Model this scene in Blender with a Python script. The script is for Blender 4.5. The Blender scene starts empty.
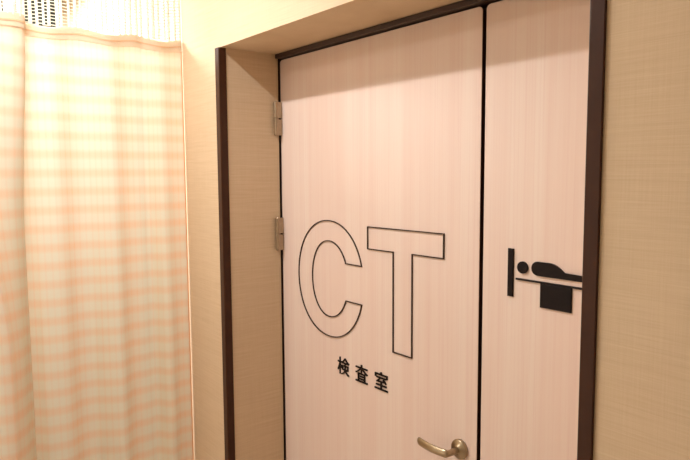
import bpy, bmesh, math, random
from mathutils import Vector, Matrix

random.seed(7)
scene = bpy.context.scene
COL = scene.collection
EYE = 1.70

# ------------------------------------------------------------------ camera
cam_data = bpy.data.cameras.new('camera')
cam = bpy.data.objects.new('camera', cam_data)
COL.objects.link(cam)
scene.camera = cam
cam_data.sensor_fit = 'HORIZONTAL'
cam_data.sensor_width = 36.0
cam_data.lens = 623.83 / 690.0 * 36.0
cam_data.clip_start = 0.02
yaw, pit, rol = 0.9071700, -0.0920861, -0.0061559
fw = Vector((-math.sin(yaw) * math.cos(pit), math.cos(yaw) * math.cos(pit), math.sin(pit)))
rt = Vector((math.cos(yaw), math.sin(yaw), 0))
up = rt.cross(fw)
rt2 = rt * math.cos(rol) + up * math.sin(rol)
up2 = -rt * math.sin(rol) + up * math.cos(rol)
M = Matrix((rt2, up2, -fw)).transposed().to_4x4()
M.translation = Vector((1.87316, -0.95363, EYE))
cam.matrix_world = M

# ------------------------------------------------------------------ world, exposure, lights
world = bpy.data.worlds.new('world')
scene.world = world
world.use_nodes = True
world.node_tree.nodes['Background'].inputs[0].default_value = (1.0, 0.85, 0.7, 1)
world.node_tree.nodes['Background'].inputs[1].default_value = 0.05
scene.view_settings.view_transform = 'Standard'
scene.view_settings.look = 'None'
scene.view_settings.gamma = 1
scene.view_settings.use_curve_mapping = False
scene.view_settings.exposure = -0.18
scene.cycles.max_bounces = 10
scene.cycles.diffuse_bounces = 6

def area_light(name, loc, sx, sy, power, col):
    l = bpy.data.lights.new(name, 'AREA')
    l.shape = 'RECTANGLE'; l.size = sx; l.size_y = sy
    l.energy = power; l.color = col
    o = bpy.data.objects.new(name, l)
    o.location = loc                      # an area light looks down its -Z
    COL.objects.link(o)
    return o
CEIL = 2.66
area_light('corridor_lamp_light', (0.26, -0.665, CEIL - 0.075), 0.65, 0.05, 18.0, (1.0, 0.99, 1.0))
area_light('added_fill_light', (-0.15, -1.6, CEIL - 0.075), 0.9, 0.4, 13, (1.0, 0.97, 0.94))  # added unseen fill, lifts the shaded top of the door
area_light('far_lamp_light', (-1.15, -0.55, CEIL - 0.075), 0.7, 0.4, 128, (0.90, 0.95, 1.0))

# ------------------------------------------------------------------ materials
def mat(name):
    m = bpy.data.materials.new(name); m.use_nodes = True
    nt = m.node_tree
    return m, nt, nt.nodes['Principled BSDF']

def plain(name, col, rough=0.5, metal=0.0, var=0.06, scale=40.0, bump=0.0, spec=0.5):
    m, nt, b = mat(name)
    b.inputs['Specular IOR Level'].default_value = spec
    b.inputs['Roughness'].default_value = rough
    b.inputs['Metallic'].default_value = metal
    tc = nt.nodes.new('ShaderNodeTexCoord')
    n = nt.nodes.new('ShaderNodeTexNoise'); n.inputs['Scale'].default_value = scale; n.inputs['Detail'].default_value = 4
    nt.links.new(tc.outputs['Object'], n.inputs['Vector'])
    r = nt.nodes.new('ShaderNodeValToRGB')
    r.color_ramp.elements[0].position = 0.3; r.color_ramp.elements[1].position = 0.7
    r.color_ramp.elements[0].color = tuple(c * (1 - var) for c in col) + (1,)
    r.color_ramp.elements[1].color = tuple(min(1, c * (1 + var)) for c in col) + (1,)
    nt.links.new(n.outputs['Fac'], r.inputs['Fac'])
    nt.links.new(r.outputs['Color'], b.inputs['Base Color'])
    if bump:
        bp = nt.nodes.new('ShaderNodeBump'); bp.inputs['Strength'].default_value = bump; bp.inputs['Distance'].default_value = 0.002
        nt.links.new(n.outputs['Fac'], bp.inputs['Height']); nt.links.new(bp.outputs['Normal'], b.inputs['Normal'])
    return m

def stretched_noise(nt, tc, sc, scale, detail=3.0, rough=0.6):
    mp = nt.nodes.new('ShaderNodeMapping'); mp.inputs['Scale'].default_value = sc
    nt.links.new(tc, mp.inputs['Vector'])
    n = nt.nodes.new('ShaderNodeTexNoise'); n.inputs['Scale'].default_value = scale
    n.inputs['Detail'].default_value = detail; n.inputs['Roughness'].default_value = rough
    nt.links.new(mp.outputs['Vector'], n.inputs['Vector'])
    return n.outputs['Fac']

def math_node(nt, op, a, b=None, clamp=False):
    n = nt.nodes.new('ShaderNodeMath'); n.operation = op; n.use_clamp = clamp
    for i, v in enumerate((a, b)):
        if v is None: continue
        if isinstance(v, (int, float)): n.inputs[i].default_value = v
        else: nt.links.new(v, n.inputs[i])
    return n.outputs[0]

def mix_col(nt, fac, a, b):
    n = nt.nodes.new('ShaderNodeMix'); n.data_type = 'RGBA'
    if isinstance(fac, (int, float)): n.inputs[0].default_value = fac
    else: nt.links.new(fac, n.inputs[0])
    for sock, v in ((n.inputs[6], a), (n.inputs[7], b)):
        if isinstance(v, tuple): sock.default_value = v + (1,)
        else: nt.links.new(v, sock)
    return n.outputs[2]

def wallpaper():
    m, nt, b = mat('woven_wallpaper')
    b.inputs['Roughness'].default_value = 0.8
    b.inputs['Specular IOR Level'].default_value = 0.2
    tc = nt.nodes.new('ShaderNodeTexCoord').outputs['Object']
    weft = stretched_noise(nt, tc, (9, 9, 520), 1.0, 2.0)
    warp = stretched_noise(nt, tc, (460, 460, 8), 1.0, 2.0)
    slub = stretched_noise(nt, tc, (3.0, 3.0, 150), 1.0, 2.0)
    blot = stretched_noise(nt, tc, (3, 3, 3), 1.0, 2.0)
    h = math_node(nt, 'ADD', math_node(nt, 'MULTIPLY', weft, 0.45), math_node(nt, 'MULTIPLY', warp, 0.25))
    h = math_node(nt, 'ADD', h, math_node(nt, 'MULTIPLY', slub, 0.30))
    f = math_node(nt, 'MULTIPLY', math_node(nt, 'SUBTRACT', h, 0.34), 3.2, True)
    c = mix_col(nt, f, (0.615, 0.46, 0.295), (0.72, 0.565, 0.39))
    c = mix_col(nt, math_node(nt, 'MULTIPLY', blot, 0.15), c, (0.62, 0.44, 0.25))
    nt.links.new(c, b.inputs['Base Color'])
    bp = nt.nodes.new('ShaderNodeBump'); bp.inputs['Strength'].default_value = 0.25; bp.inputs['Distance'].default_value = 0.001
    nt.links.new(h, bp.inputs['Height']); nt.links.new(bp.outputs['Normal'], b.inputs['Normal'])
    return m

def door_wood():
    m, nt, b = mat('pale_wood_laminate')
    b.inputs['Roughness'].default_value = 0.42
    b.inputs['Specular IOR Level'].default_value = 0.25
    tc = nt.nodes.new('ShaderNodeTexCoord').outputs['Object']
    broad = stretched_noise(nt, tc, (22, 22, 0.35), 1.0, 3.0)
    fine = stretched_noise(nt, tc, (170, 170, 1.2), 1.0, 3.0)
    pores = stretched_noise(nt, tc, (420, 420, 7), 1.0, 1.0)
    f1 = math_node(nt, 'MULTIPLY', math_node(nt, 'SUBTRACT', broad, 0.36), 3.0, True)
    f2 = math_node(nt, 'MULTIPLY', math_node(nt, 'SUBTRACT', fine, 0.50), 3.5, True)
    f3 = math_node(nt, 'MULTIPLY', math_node(nt, 'SUBTRACT', pores, 0.58), 2.0, True)
    c = mix_col(nt, f1, (0.78, 0.60, 0.51), (0.81, 0.665, 0.57))
    c = mix_col(nt, math_node(nt, 'MULTIPLY', f2, 0.55), c, (0.715, 0.49, 0.43))
    c = mix_col(nt, math_node(nt, 'MULTIPLY', f3, 0.25), c, (0.62, 0.45, 0.36))
    nt.links.new(c, b.inputs['Base Color'])
    return m

def curtain_cloth():
    m, nt, b = mat('plaid_curtain_cloth')
    nt.nodes.remove(b)
    out = nt.nodes['Material Output']
    uv = nt.nodes.new('ShaderNodeUVMap'); uv.uv_map = 'UVMap'
    sp = nt.nodes.new('ShaderNodeSeparateXYZ'); nt.links.new(uv.outputs['UV'], sp.inputs[0])
    u, v = sp.outputs[0], sp.outputs[1]
    def wave(x, pitch, phase, lo, gain):
        s = math_node(nt, 'SINE', math_node(nt, 'ADD', math_node(nt, 'MULTIPLY', x, 2 * math.pi / pitch), phase))
        return math_node(nt, 'MULTIPLY', math_node(nt, 'SUBTRACT', s, lo), gain, True)
    hs = wave(v, 0.0605, 0.6, -0.45, 0.75)             # the horizontal peach bars
    vb = wave(u, 0.205, 0.4, -0.1, 0.9)               # broad vertical bands
    vl = wave(u, 0.0205, 0.0, 0.45, 2.2)             # thin vertical lines inside the bands
    vn = stretched_noise(nt, uv.outputs['UV'], (70, 1.0, 1), 1.0, 2.0)
    thr = stretched_noise(nt, uv.outputs['UV'], (500, 500, 1), 1.0, 1.0)
    fh = math_node(nt, 'MULTIPLY', hs, 0.46)
    fv = math_node(nt, 'ADD', math_node(nt, 'MULTIPLY', vb, 0.26), math_node(nt, 'MULTIPLY', math_node(nt, 'MULTIPLY', vl, vn), 0.28))
    f = math_node(nt, 'ADD', fh, fv, True)
    f = math_node(nt, 'MULTIPLY', f, math_node(nt, 'ADD', math_node(nt, 'MULTIPLY', thr, 0.5), 0.72), True)
    c = mix_col(nt, f, (0.735, 0.675, 0.53), (0.79, 0.48, 0.285))
    d = nt.nodes.new('ShaderNodeBsdfDiffuse'); t = nt.nodes.new('ShaderNodeBsdfTranslucent')
    nt.links.new(c, d.inputs['Color']); nt.links.new(c, t.inputs['Color'])
    mx = nt.nodes.new('ShaderNodeMixShader'); mx.inputs[0].default_value = 0.13
    nt.links.new(d.outputs[0], mx.inputs[1]); nt.links.new(t.outputs[0], mx.inputs[2])
    nt.links.new(mx.outputs[0], out.inputs['Surface'])
    return m

def solid_cloth(name, col, tr):
    m, nt, b = mat(name)
    nt.nodes.remove(b); out = nt.nodes['Material Output']
    uv = nt.nodes.new('ShaderNodeTexCoord')
    n = stretched_noise(nt, uv.outputs['Object'], (300, 300, 300), 1.0, 1.0)
    c = mix_col(nt, n, tuple(x * 0.9 for x in col), tuple(min(1, x * 1.08) for x in col))
    d = nt.nodes.new('ShaderNodeBsdfDiffuse'); t = nt.nodes.new('ShaderNodeBsdfTranslucent')
    nt.links.new(c, d.inputs['Color']); nt.links.new(c, t.inputs['Color'])
    mx = nt.nodes.new('ShaderNodeMixShader'); mx.inputs[0].default_value = tr
    nt.links.new(d.outputs[0], mx.inputs[1]); nt.links.new(t.outputs[0], mx.inputs[2])
    nt.links.new(mx.outputs[0], out.inputs['Surface'])
    return m

WALL = wallpaper()
WOOD = door_wood()
BROWN = plain('dark_brown_edge', (0.054, 0.020, 0.009), 0.36, var=0.1, scale=25, spec=0.18)
FRAME = plain('dark_brown_frame', (0.042, 0.020, 0.012), 0.45, var=0.1, scale=25)
GASKET = plain('black_rubber', (0.008, 0.006, 0.006), 0.7)
INK = plain('black_brown_acrylic', (0.011, 0.006, 0.005), 0.5, spec=0.15)
GROOVE = plain('dark_letter_strip', (0.048, 0.026, 0.016), 0.5, spec=0.2)
BEAD = plain('pale_edge_bead', (0.62, 0.47, 0.30), 0.5)
BRASS = plain('satin_nickel_bronze', (0.42, 0.335, 0.225), 0.29, 1.0, var=0.05, scale=60)
HINGE = plain('brushed_hinge_metal', (0.46, 0.36, 0.25), 0.38, 1.0, var=0.08, scale=80)
FLOORM = plain('beige_vinyl', (0.60, 0.50, 0.39), 0.5, var=0.08, scale=8)
CEILM = plain('white_ceiling_paint', (0.84, 0.81, 0.76), 0.9, var=0.03, scale=30)
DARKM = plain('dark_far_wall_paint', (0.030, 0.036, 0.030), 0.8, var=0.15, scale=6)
PLAIN_WALL = plain('pale_wall_paint', (0.80, 0.74, 0.66), 0.85, var=0.05, scale=10)
WHITEM = plain('white_enamel', (0.8, 0.8, 0.78), 0.4)
CLOTH = curtain_cloth()
HEMC = solid_cloth('peach_hem_cloth', (0.80, 0.65, 0.475), 0.2)
STITCH = solid_cloth('peach_stitching', (0.80, 0.52, 0.32), 0.1)
NETC = solid_cloth('white_net_cord', (0.86, 0.82, 0.72), 0.3)

# ------------------------------------------------------------------ mesh helpers
def obj(name, bm, m, parent=None, smooth=False):
    me = bpy.data.meshes.new(name)
    bmesh.ops.recalc_face_normals(bm, faces=bm.faces[:])
    bm.to_mesh(me); bm.free()
    if m: me.materials.append(m)
    if smooth:
        for p in me.polygons: p.use_smooth = True
    o = bpy.data.objects.new(name, me); COL.objects.link(o)
    if parent: o.parent = parent
    return o

def tag(o, label=None, cat=None, kind=None, group=None):
    if label: o['label'] = label
    if cat: o['category'] = cat
    if kind: o['kind'] = kind
    if group: o['group'] = group
    return o

def empty(name, loc, label, cat, kind=None, group=None):
    o = bpy.data.objects.new(name, None); COL.objects.link(o)
    o.location = loc; o.empty_display_size = 0.1
    return tag(o, label, cat, kind, group)

def add_box(bm, x0, x1, y0, y1, z0, z1, bev=0.0, seg=2):
    vs = [bm.verts.new((x, y, z)) for x in (x0, x1) for y in (y0, y1) for z in (z0, z1)]
    q = [(0, 1, 3, 2), (4, 6, 7, 5), (0, 4, 5, 1), (2, 3, 7, 6), (0, 2, 6, 4), (1, 5, 7, 3)]
    fs = [bm.faces.new([vs[i] for i in f]) for f in q]
    if bev:
        es = list({e for f in fs for e in f.edges})
        bmesh.ops.bevel(bm, geom=es, offset=bev, segments=seg, affect='EDGES', profile=0.5)
    return bm

def box(*a, **k):
    return add_box(bmesh.new(), *a, **k)

def prism(bm, pts, y_front, y_back, bev=0.0, seg=2):
    """outline in x,z extruded from y_front (towards the corridor) to y_back; front rim bevelled"""
    a = [bm.verts.new((x, y_front, z)) for x, z in pts]
    b = [bm.verts.new((x, y_back, z)) for x, z in pts]
    n = len(pts)
    ff = bm.faces.new(a); bm.faces.new(b[::-1])
    for i in range(n):
        bm.faces.new((a[i], a[(i + 1) % n], b[(i + 1) % n], b[i]))
    if bev:
        bmesh.ops.bevel(bm, geom=list(ff.edges), offset=bev, segments=seg, affect='EDGES', profile=0.5)
    return bm

def strip_outline(pts, w, y_front, y_back):
    """closed line of width w along an outline in x,z, raised off the door face"""
    n = len(pts); inn, outp = [], []
    for i in range(n):
        p0, p, p1 = Vector(pts[i - 1]), Vector(pts[i]), Vector(pts[(i + 1) % n])
        d0, d1 = (p - p0).normalized(), (p1 - p).normalized()
        n0, n1 = Vector((-d0.y, d0.x)), Vector((-d1.y, d1.x))
        k = (n0 + n1); k = k / max(0.3, k.dot(n0)) if k.length > 1e-6 else n0
        inn.append(p + k * w / 2); outp.append(p - k * w / 2)
    bm = bmesh.new()
    def ring(ps, y): return [bm.verts.new((q.x, y, q.y)) for q in ps]
    a, b, c, d = ring(inn, y_front), ring(outp, y_front), ring(outp, y_back), ring(inn, y_back)
    for r0, r1 in ((a, b), (b, c), (c, d), (d, a)):
        for i in range(n):
            j = (i + 1) % n
            bm.faces.new((r0[i], r0[j], r1[j], r1[i]))
    return bm

def sweep(bm, path, ups, prof_fn, cap=True):
    """loft a closed section along a path: prof_fn(i) -> list of (side, up) offsets"""
    rings = []
    for i, p in enumerate(path):
        t = (path[min(i + 1, len(path) - 1)] - path[max(i - 1, 0)]).normalized()
        u = (ups - t * ups.dot(t)).normalized(); s = t.cross(u)
        rings.append([bm.verts.new(p + s * a + u * b) for a, b in prof_fn(i)])
    for r0, r1 in zip(rings, rings[1:]):
        n = len(r0)
        for i in range(n):
            bm.faces.new((r0[i], r0[(i + 1) % n], r1[(i + 1) % n], r1[i]))
    if cap:
        bm.faces.new(rings[0][::-1]); bm.faces.new(rings[-1])
    return bm

def lathe(bm, prof, centre, axis='y', seg=40):
    """prof: list of (radius, distance along axis)"""
    rings = []
    for r, h in prof:
        ring = []
        for k in range(seg):
            a = 2 * math.pi * k / seg
            if axis == 'y': v = (r * math.cos(a), h, r * math.sin(a))
            else: v = (r * math.cos(a), r * math.sin(a), h)
            ring.append(bm.verts.new(Vector(centre) + Vector(v)))
        rings.append(ring)
    for r0, r1 in zip(rings, rings[1:]):
        for i in range(seg):
            bm.faces.new((r0[i], r0[(i + 1) % seg], r1[(i + 1) % seg], r1[i]))
    bm.faces.new(rings[0]); bm.faces.new(rings[-1][::-1])
    return bm

# ------------------------------------------------------------------ room shell
D = 0.2315                 # front face of the door leaves
WY = 0.004                 # face of the papered wall
OL, OR = -0.006, 1.3040    # sides of the papered recess
HZ = EYE + 0.4065          # soffit of the recess
REV = 0.2175                # how deep the papered sides of the recess go
XL, XR, YB = -1.88, 3.4, -2.6

b = bmesh.new()
outer = [(XL, 0), (OL, 0), (OL, HZ), (OR, HZ), (OR, 0), (XR, 0), (XR, CEIL), (XL, CEIL)]
prism(b, outer, WY, REV)
tag(obj('wall_front', b, WALL), 'beige woven wallpaper wall around the recessed double door', 'wall', 'structure')
tag(obj('floor', box(XL, XR, YB, 0.6, -0.08, 0), FLOORM), 'beige floor of the corridor in front of the door', 'floor', 'structure')
tag(obj('ceiling', box(XL, XR, YB, 0.6, CEIL, CEIL + 0.08), CEILM), 'pale ceiling above the corridor', 'ceiling', 'structure')
tag(obj('wall_back', box(XL, XR, YB - 0.1, YB, 0, CEIL), PLAIN_WALL), 'pale corridor wall opposite the door', 'wall', 'structure')
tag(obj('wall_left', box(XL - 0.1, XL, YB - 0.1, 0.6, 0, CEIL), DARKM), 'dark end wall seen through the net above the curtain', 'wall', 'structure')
tag(obj('wall_right', box(XR, XR + 0.1, YB - 0.1, 0.6, 0, CEIL), PLAIN_WALL), 'pale end wall of the corridor on the right', 'wall', 'structure')

# thin pale bead closing the paper at the back of the left reveal
tag(obj('trim_3', box(OL - 0.004, OL + 0.0012, REV - 0.0005, REV + 0.006, 0, HZ), BEAD),
    'thin pale bead where the left reveal meets the door frame', 'trim', 'structure')

# L-shaped corner guards
def guard(x_corner, sgn):
    """sgn=-1: wing runs to the left (left guard); wings 27 mm, 5 mm thick, rounded nose"""
    t, w = 0.006, 0.0272
    y0 = WY - t
    pts = []
    xw = x_corner + sgn * w
    r = 0.003
    pts = [(xw, WY), (xw, y0 + 0.001), (xw - sgn * 0.001, y0)]
    for k in range(7):
        a = k / 6 * math.pi / 2
        pts.append((x_corner + sgn * r - sgn * r * math.sin(a), y0 + r - r * math.cos(a)))
    pts += [(x_corner, y0 + w - 0.001), (x_corner + sgn * 0.001, y0 + w), (x_corner + sgn * 0.003, y0 + w), (x_corner + sgn * 0.003, WY)]
    bm = bmesh.new()
    lo = [bm.verts.new((x, y, 0)) for x, y in pts]; hi = [bm.verts.new((x, y, HZ - 0.0005)) for x, y in pts]
    n = len(pts)
    bm.faces.new(lo); bm.faces.new(hi[::-1])
    for i in range(n):
        bm.faces.new((lo[i], lo[(i + 1) % n], hi[(i + 1) % n], hi[i]))
    return bm
tag(obj('trim_1', guard(-0.003, -1), BROWN), 'dark brown corner guard on the left edge of the door recess', 'corner guard', 'structure')
tag(obj('trim_2', guard(1.3010, 1), BROWN), 'dark brown corner guard on the right edge of the door recess', 'corner guard', 'structure')

# door frame: jambs and head behind the paper, dark stop board behind the leaves
DT = EYE + 0.3874          # top of the leaves
fr = empty('trim_4', (0.65, D, 0), 'dark brown door frame set into the back of the recess', 'door frame', 'structure')
def fpart(name, bm, m):
    bmesh.ops.translate(bm, vec=-Vector((0.65, D, 0)), verts=bm.verts[:])
    return obj(name, bm, m, fr)
fpart('jamb', box(-0.075, -0.0035, D + 0.0005, D + 0.055, 0, HZ + 0.03), FRAME)
fpart('jamb', box(1.2955, 1.37, D + 0.0005, D + 0.055, 0, HZ + 0.03), FRAME)
h = box(-0.001, 1.299, 0.2105, D + 0.055, DT + 0.004, HZ - 0.0008, bev=0.001)
fpart('frame_head', h, FRAME)
fpart('stop_board', box(-0.0035, 1.2955, D + 0.046, D + 0.054, 0, DT + 0.004), GASKET)

# ------------------------------------------------------------------ door leaves
def leaf_bm(x0, x1, z0, z1, y0, y1, rad, w=0.0):
    """leaf slab with rounded top corners"""
    pts = [(x0, z0), (x1, z0)]
    n = 6
    for k in range(n + 1):
        a = k / n * math.pi / 2
        pts.append((x1 - rad + rad * math.cos(a), z1 - rad + rad * math.sin(a)))
    for k in range(n + 1):
        a = math.pi / 2 + k / n * math.pi / 2
        pts.append((x0 + rad + rad * math.cos(a), z1 - rad + rad * math.sin(a)))
    return prism(bmesh.new(), pts, y0, y1, bev=w, seg=1)

def leaf(name, x0, x1, label):
    root = empty(name, (x0, D, 0.006), label, 'door', 'structure')
    off = -Vector((x0, D, 0.006))
    def part(pn, bm, m, par=root, smooth=False, lab=None):
        bmesh.ops.translate(bm, vec=off, verts=bm.verts[:])
        o = obj(pn, bm, m, par, smooth)
        if lab: o['label'] = lab
        return o
    part('leaf', leaf_bm(x0, x1, 0.006, DT, D, D + 0.0018, 0.011), WOOD)
    part('edge_band', leaf_bm(x0 + 0.0004, x1 - 0.0004, 0.006, DT - 0.0004, D + 0.0018, D + 0.040, 0.011), BROWN, lab='dark brown edge band of the door leaf')
    return root, part

dm, part_m = leaf('door_1', -0.0022, 0.8872, 'wide pale wood door leaf lettered CT, with the lever handle')
ds, part_s = leaf('door_2', 0.8998, 1.292, 'narrow pale wood door leaf carrying the bed pictogram')

# raised letter outlines C and T
def Z(z): return EYE + z
LF, LB, LW = D - 0.0038, D, 0.0029
T = [(0.4684, Z(-0.1604)), (0.7724, Z(-0.1592)), (0.7720, Z(-0.2235)), (0.6562, Z(-0.2240)), (0.6562, Z(-0.5133)), (0.5798, Z(-0.5133)), (0.5798, Z(-0.2252)), (0.4684, Z(-0.2258))]
part_m('letter_outline', strip_outline(T, LW, LF, LB), GROOVE, lab='outlined capital letter T')
cx, cz = 0.2745, -0.341
ao, bo = 0.1727, 0.188
bi = 0.1231
zt = 0.0590                     # half height of the mouth
C = []
def sup(a, b_, th, n=2.08):
    c, s = math.cos(th), math.sin(th)
    return (cx + a * math.copysign(abs(c) ** (2 / n), c), Z(cz) + b_ * math.copysign(abs(s) ** (2 / n), s))
def th_at(b_, n=2.08): return math.asin((zt / b_) ** (n / 2))
t0 = th_at(bo)
for k in range(97):
    C.append(sup(ao, bo, t0 + (2 * math.pi - 2 * t0) * k / 96))
t1 = th_at(bi)
for k in range(81):
    th = (2 * math.pi - t1) - (2 * math.pi - 2 * t1) * k / 80
    C.append(sup(0.0985 if math.cos(th) > 0 else 0.0918, bi, th))
part_m('letter_outline', strip_outline(C, LW, LF, LB), GROOVE, lab='outlined capital letter C')

# the three characters under the letters
def glyph(ch, xc, zc, w, hgt, thick, bold):
    cu = bpy.data.curves.new('glyph', 'FONT')
    cu.body = ch; cu.size = 1.0; cu.offset = bold; cu.extrude = 0.02; cu.resolution_u = 3
    o = bpy.data.objects.new('glyph', cu); COL.objects.link(o)
    dg = bpy.context.evaluated_depsgraph_get()
    me = bpy.data.meshes.new_from_object(o.evaluated_get(dg))
    bm = bmesh.new(); bm.from_mesh(me)
    bpy.data.objects.remove(o); bpy.data.curves.remove(cu); bpy.data.meshes.remove(me)
    bmesh.ops.remove_doubles(bm, verts=bm.verts[:], dist=1e-5)
    xs = [v.co.x for v in bm.verts]; ys = [v.co.y for v in bm.verts]
    mx, my = (min(xs) + max(xs)) / 2, (min(ys) + max(ys)) / 2
    sx, sy = w / (max(xs) - min(xs)), hgt / (max(ys) - min(ys))
    for v in bm.verts:
        x, y, z = v.co
        v.co = ((x - mx) * sx + xc, D - thick / 2 - z / 0.02 * thick / 2, (y - my) * sy + zc)
    return bm
for ch, xc, w, zc, hh in (('\u691c', 0.3470, 0.0585, -0.6130, 0.0555), ('\u67fb', 0.4375, 0.0585, -0.6140, 0.0550), ('\u5ba4', 0.5285, 0.0575, -0.6130, 0.0545)):
    part_m('character', glyph(ch, xc, Z(zc), w, hh, 0.0035, 0.005), INK, lab='black character ' + ch)

# bed pictogram on the narrow leaf
PB = D - 0.0045
bp_root = part_s('bed_pictogram', prism(bmesh.new(), [(1.063, Z(-0.3020)), (1.1405, Z(-0.3020)), (1.1405, Z(-0.2478)), (1.063, Z(-0.2478))], PB, D, 0.0022, 3), INK, lab='black pictogram of a person lying on a bed')
part_s('bed_line', prism(bmesh.new(), [(0.9975, Z(-0.2478)), (1.2350, Z(-0.2478)), (1.2350, Z(-0.2436)), (0.9975, Z(-0.2436))], PB, D, 0.0010, 2), INK, bp_root)
part_s('headboard_bar', prism(bmesh.new(), [(0.9745, Z(-0.2892)), (0.9902, Z(-0.2892)), (0.9902, Z(-0.1770)), (0.9745, Z(-0.1770))], PB, D, 0.0022, 3), INK, bp_root)
pts = [(1.0155 + 0.0140 * math.cos(2 * math.pi * k / 40), Z(-0.2178) + 0.0138 * math.sin(2 * math.pi * k / 40)) for k in range(40)]
part_s('head_disc', prism(bmesh.new(), pts, PB, D, 0.0022, 3), INK, bp_root)
pts = []
rb = 0.0158; cyb = -0.2160
for k in range(17):                        # rounded shoulder end
    a = math.pi / 2 + math.pi * k / 16
    pts.append((1.0545 + rb * math.cos(a), Z(cyb) + rb * math.sin(a)))
pts += [(1.2300, Z(-0.2318)), (1.2300, Z(-0.2190)), (1.1240, Z(-0.2190))]
for k in range(1, 9):                      # knees sloping down to the feet
    t = k / 8
    p0, p1, p2, p3 = (1.1240, -0.2190), (1.113, -0.2110), (1.104, -0.2005), (1.083, -0.2002)
    q = [(1 - t) ** 3 * p0[i] + 3 * (1 - t) ** 2 * t * p1[i] + 3 * (1 - t) * t * t * p2[i] + t ** 3 * p3[i] for i in (0, 1)]
    pts.append((q[0], Z(q[1])))
part_s('body_shape', prism(bmesh.new(), pts, PB, D, 0.0022, 3), INK, bp_root)

# lever handle
HZc = Z(-0.7105)
hx = 0.835
handle = part_m('door_handle', lathe(bmesh.new(), [(0.0255, D), (0.0262, D - 0.003), (0.0258, D - 0.007), (0.0235, D - 0.0095), (0.0135, D - 0.0100), (0.0120, D - 0.014)], (hx, 0, HZc), 'y', 48), BRASS, smooth=True, lab='satin bronze lever handle on a round rose')
path = []
ctrl = [(hx, D - 0.006), (hx, D - 0.028), (hx, D - 0.042), (hx - 0.0015, D - 0.0490), (hx - 0.007, D - 0.0520), (hx - 0.016, D - 0.0535), (hx - 0.040, D - 0.0560), (hx - 0.065, D - 0.0555), (hx - 0.090, D - 0.0520), (hx - 0.106, D - 0.0480)]
def cat(p0, p1, p2, p3, t):
    return tuple(0.5 * (2 * b_ + (c - a) * t + (2 * a - 5 * b_ + 4 * c - d) * t * t + (-a + 3 * b_ - 3 * c + d) * t ** 3) for a, b_, c, d in zip(p0, p1, p2, p3))
cc = [ctrl[0]] + ctrl + [ctrl[-1]]
for i in range(len(ctrl) - 1):
    for k in range(6):
        x, y = cat(cc[i], cc[i + 1], cc[i + 2], cc[i + 3], k / 6)
        path.append(Vector((x, y, HZc)))
path.append(Vector((ctrl[-1][0], ctrl[-1][1], HZc)))
NP = len(path)
def prof(i):
    t = i / (NP - 1)
    k = min(1, max(0, (t - 0.24) / 0.2)); k = k * k * (3 - 2 * k)
    hw, hh = 0.0082 * (1 - k) + 0.0062 * k, 0.0082 * (1 - k) + 0.0110 * k
    if t > 0.9:
        e = math.sqrt(max(0.05, 1 - ((t - 0.9) / 0.1) ** 2)); hw *= e; hh *= 0.55 + 0.45 * e
    return [(hw * math.cos(a), hh * math.sin(a)) for a in [2 * math.pi * j / 24 for j in range(24)]]
lev = sweep(bmesh.new(), path, Vector((0, 0, 1)), prof)
part_m('lever', lev, BRASS, handle, smooth=True)

# hinges on the left edge
def hinge(zc):
    hxx, hy = 0.0050, 0.2070
    root = part_m('hinge', box(-0.0020, 0.0010, D - 0.0020, D, zc - 0.058, zc + 0.058, bev=0.0006), HINGE, lab='brushed metal hinge on the left edge of the leaf')
    for a, e in ((zc - 0.058, zc - 0.0015), (zc + 0.0015, zc + 0.058)):
        bm = lathe(bmesh.new(), [(0.0062, a), (0.0074, a + 0.002), (0.0074, e - 0.002), (0.0062, e)], (hxx, hy, 0), 'z', 24)
        add_box(bm, hxx - 0.0050, hxx + 0.0010, hy, D - 0.001, a + 0.001, e - 0.001)
        part_m('knuckle', bm, HINGE, root, smooth=False)
    part_m('collar', lathe(bmesh.new(), [(0.0066, zc - 0.0018), (0.0084, zc - 0.001), (0.0084, zc + 0.001), (0.0066, zc + 0.0018)], (hxx, hy, 0), 'z', 24), HINGE, root)
hinge(Z(0.187)); hinge(Z(-0.215)); hinge(Z(-1.30))

# ------------------------------------------------------------------ privacy curtain
CT, CB = 2.168, 0.12        # top of the plaid cloth, bottom hem
cur = empty('privacy_curtain', (-0.3, -0.4, CB), 'peach plaid hospital curtain with a white net top beside the door', 'curtain')
coff = -Vector((-0.3, -0.4, CB))

def smooth(a, b_, x):
    t = min(1, max(0, (x - a) / (b_ - a))); return t * t * (3 - 2 * t)

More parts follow.
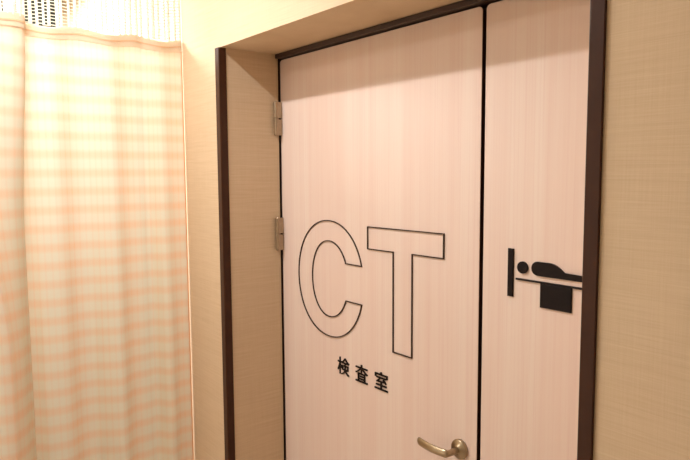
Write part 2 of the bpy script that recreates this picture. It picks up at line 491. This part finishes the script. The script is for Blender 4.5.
def plan(z):
    """plan line of the curtain at height z: points from the wall outwards"""
    d = min(1.0, max(0.0, (CT - z) / 1.2))       # folds open downwards
    A = 0.006 + 0.016 * d
    pts = []
    N = 70
    for k in range(N + 1):
        y = 0.0004 - 0.002 * d - (0.5034 - 0.002 * d) * k / N
        ph = -y
        x = -0.300
        # soft valleys near y = -0.125 and -0.335
        for yc, w, a in ((0.140 - 0.02 * d, 0.020, 0.85), (0.338, 0.026, 1.0)):
            x -= A * a * math.exp(-((ph - yc) / w) ** 2)
        x += A * 0.9 * math.sin((ph - 0.02) * 2 * math.pi / 0.205) * smooth(0.0, 0.08, ph)
        x += A * 0.25 * math.sin(ph * 2 * math.pi / 0.083 + 1.0)
        x -= 0.03 * smooth(0.44, 0.52, ph)
        pts.append(Vector((x, y)))
    # deep pleat: behind the near layer, round its edge, out to a front crest, then a row of pleats
    ys = -0.523 - 0.029 * smooth(0.0, 0.65, CT - z)
    yc = -0.665 + 0.042 * smooth(0.45, 1.05, CT - z)
    ctrl = [Vector((-0.325, -0.522)), Vector((-0.338, -0.548)), Vector((-0.322, ys - 0.036)), Vector((-0.280, ys - 0.014)), Vector((-0.250, ys - 0.002)), Vector((-0.236, ys - 0.002)), Vector((-0.222, ys - 0.016)), Vector((-0.195, (ys + yc) / 2 + 0.005)), Vector((-0.162, yc + 0.012)), Vector((-0.148, yc - 0.004)), Vector((-0.158, yc - 0.040)), Vector((-0.190, yc - 0.075)), Vector((-0.225, yc - 0.12))]
    y0 = ctrl[-1].y
    for k in range(1, 31):
        y = y0 - 0.72 * k / 30 * (1 if True else 0)
        ctrl.append(Vector((-0.262 + 0.037 * math.cos(k * 2 * math.pi / 7.0), y)))
    seq = [pts[-2], pts[-1]] + ctrl + [ctrl[-1]]
    for i in range(len(seq) - 3):
        for k in range(1, 5):
            pts.append(Vector(cat(seq[i], seq[i + 1], seq[i + 2], seq[i + 3], k / 4)))
    return pts

def offset_line(pts, dlt):
    out = []
    for i, p in enumerate(pts):
        t = (pts[min(i + 1, len(pts) - 1)] - pts[max(i - 1, 0)])
        t = t.normalized() if t.length > 1e-9 else Vector((0, -1))
        out.append(p + Vector((-t.y, t.x)) * dlt)
    return out

def cloth_sheet(name, z0, z1, nz, m, dlt=0.0):
    bm = bmesh.new(); uvl = bm.loops.layers.uv.new('UVMap')
    rows = []
    mid = plan(1.2); arc = [0.0]
    for a, b_ in zip(mid, mid[1:]): arc.append(arc[-1] + (b_ - a).length)
    for j in range(nz + 1):
        z = z0 + (z1 - z0) * j / nz
        rows.append([bm.verts.new(Vector((p.x, p.y, z + (0.006 * math.sin(p.y * 34 + 1) * smooth(CT - 0.1, CT, z) if z > 1.9 else 0))) + coff) for p in offset_line(plan(z), dlt)])
    n = len(rows[0])
    for j in range(nz):
        for i in range(n - 1):
            f = bm.faces.new((rows[j][i], rows[j][i + 1], rows[j + 1][i + 1], rows[j + 1][i]))
            for lp, (ii, jj) in zip(f.loops, ((i, j), (i + 1, j), (i + 1, j + 1), (i, j + 1))):
                lp[uvl].uv = (arc[ii], z0 + (z1 - z0) * jj / nz)
    return obj(name, bm, m, cur, True)
tag(cloth_sheet('curtain_panel', CB, CT, 60, CLOTH), 'peach and cream plaid cloth in soft folds')
tag(cloth_sheet('top_hem', CT - 0.036, CT + 0.002, 4, HEMC, 0.0025), 'doubled hem of the cloth under the net')
tag(cloth_sheet('stitch_line', CT - 0.0215, CT - 0.0165, 1, STITCH, 0.0036), 'peach stitched line along the hem')

# selvage cord along the edge next to the wall
bm = bmesh.new()
path = []
for j in range(61):
    z = CB + (CT - CB) * j / 60
    p = plan(z)[0]
    path.append(Vector((p.x, p.y, z)) + coff)
sweep(bm, path, Vector((1, 0, 0)), lambda i: [(0.0022 * math.cos(a), 0.0022 * math.sin(a)) for a in [2 * math.pi * j / 8 for j in range(8)]])
tag(obj('selvage', bm, plain('orange_selvage', (0.75, 0.36, 0.17), 0.8), cur, True), 'orange sewn edge beside the wall')

# white net above the cloth: vertical cords tied by short cross cords
base = plan(CT)
arc = [0.0]
for a, b_ in zip(base, base[1:]): arc.append(arc[-1] + (b_ - a).length)
def at_arc(s):
    for i in range(len(arc) - 1):
        if arc[i + 1] >= s:
            t = (s - arc[i]) / max(1e-9, arc[i + 1] - arc[i]); return base[i].lerp(base[i + 1], t)
    return base[-1]
bm = bmesh.new()
NZ0, NZ1 = CT, CEIL - 0.056
nc = int(arc[-1] / 0.020)
cols = [at_arc(0.004 + 0.020 * k + random.uniform(-0.004, 0.004)) for k in range(nc)]
def ribbon(bm, p0, p1, w, tdir):
    d = (p1 - p0).normalized(); s = tdir; q = d.cross(s).normalized() * w * 0.5; s = s * w
    v0 = [bm.verts.new(p0 + a) for a in (s, q, -s, -q)]; v1 = [bm.verts.new(p1 + a) for a in (s, q, -s, -q)]
    for i in range(4):
        bm.faces.new((v0[i], v0[(i + 1) % 4], v1[(i + 1) % 4], v1[i]))
for c in cols:
    lean = random.uniform(-0.004, 0.004)
    ribbon(bm, Vector((c.x, c.y, NZ0)) + coff, Vector((c.x, c.y + lean, NZ1)) + coff, random.uniform(0.0030, 0.0060), Vector((0.2, 0.98, 0)).normalized())
dz = 0.0105
for a, b_ in zip(cols, cols[1:]):
    if (a - b_).length > 0.04: continue
    o0 = random.uniform(0, dz)
    z = NZ0 + o0
    while z < NZ1:
        ribbon(bm, Vector((a.x, a.y, z)) + coff, Vector((b_.x, b_.y, z + random.uniform(-0.001, 0.001))) + coff, 0.0014, Vector((0, 0, 1)))
        z += dz
tag(obj('net_top', bm, NETC, cur), 'white open net between cloth and rail')

# ceiling rail the curtain hangs from
pts = []
tag(obj('curtain_rail', box(-0.33, -0.17, -1.45, -0.005, CEIL - 0.052, CEIL - 0.0, bev=0.003), WHITEM), 'white ceiling rail carrying the plaid curtain', 'curtain rail')

# ------------------------------------------------------------------ ceiling lamps, one of them an added fill
def lamp(name, x, y, sx, sy, label):
    root = empty(name, (x, y, CEIL), label, 'ceiling lamp')
    obj('housing', box(-sx / 2 - 0.03, sx / 2 + 0.03, -sy / 2 - 0.03, sy / 2 + 0.03, -0.045, 0, bev=0.004), WHITEM, root)
    m, nt, b_ = mat(name + '_glow')
    b_.inputs['Emission Color'].default_value = (1, 0.85, 0.66, 1); b_.inputs['Emission Strength'].default_value = 2.0
    obj('diffuser', box(-sx / 2, sx / 2, -sy / 2, sy / 2, -0.066, -0.045, bev=0.004), m, root)
lamp('ceiling_lamp', 0.26, -0.665, 0.65, 0.07, 'slim ceiling lamp in front of the door recess')
lamp('ceiling_lamp', -0.15, -1.6, 0.9, 0.4, 'added broad fill lamp out of view, opposite the door')  # made-up fixture that goes with the added fill light
lamp('ceiling_lamp', -1.15, -0.55, 0.7, 0.4, 'wide bright ceiling lamp beyond the curtain')
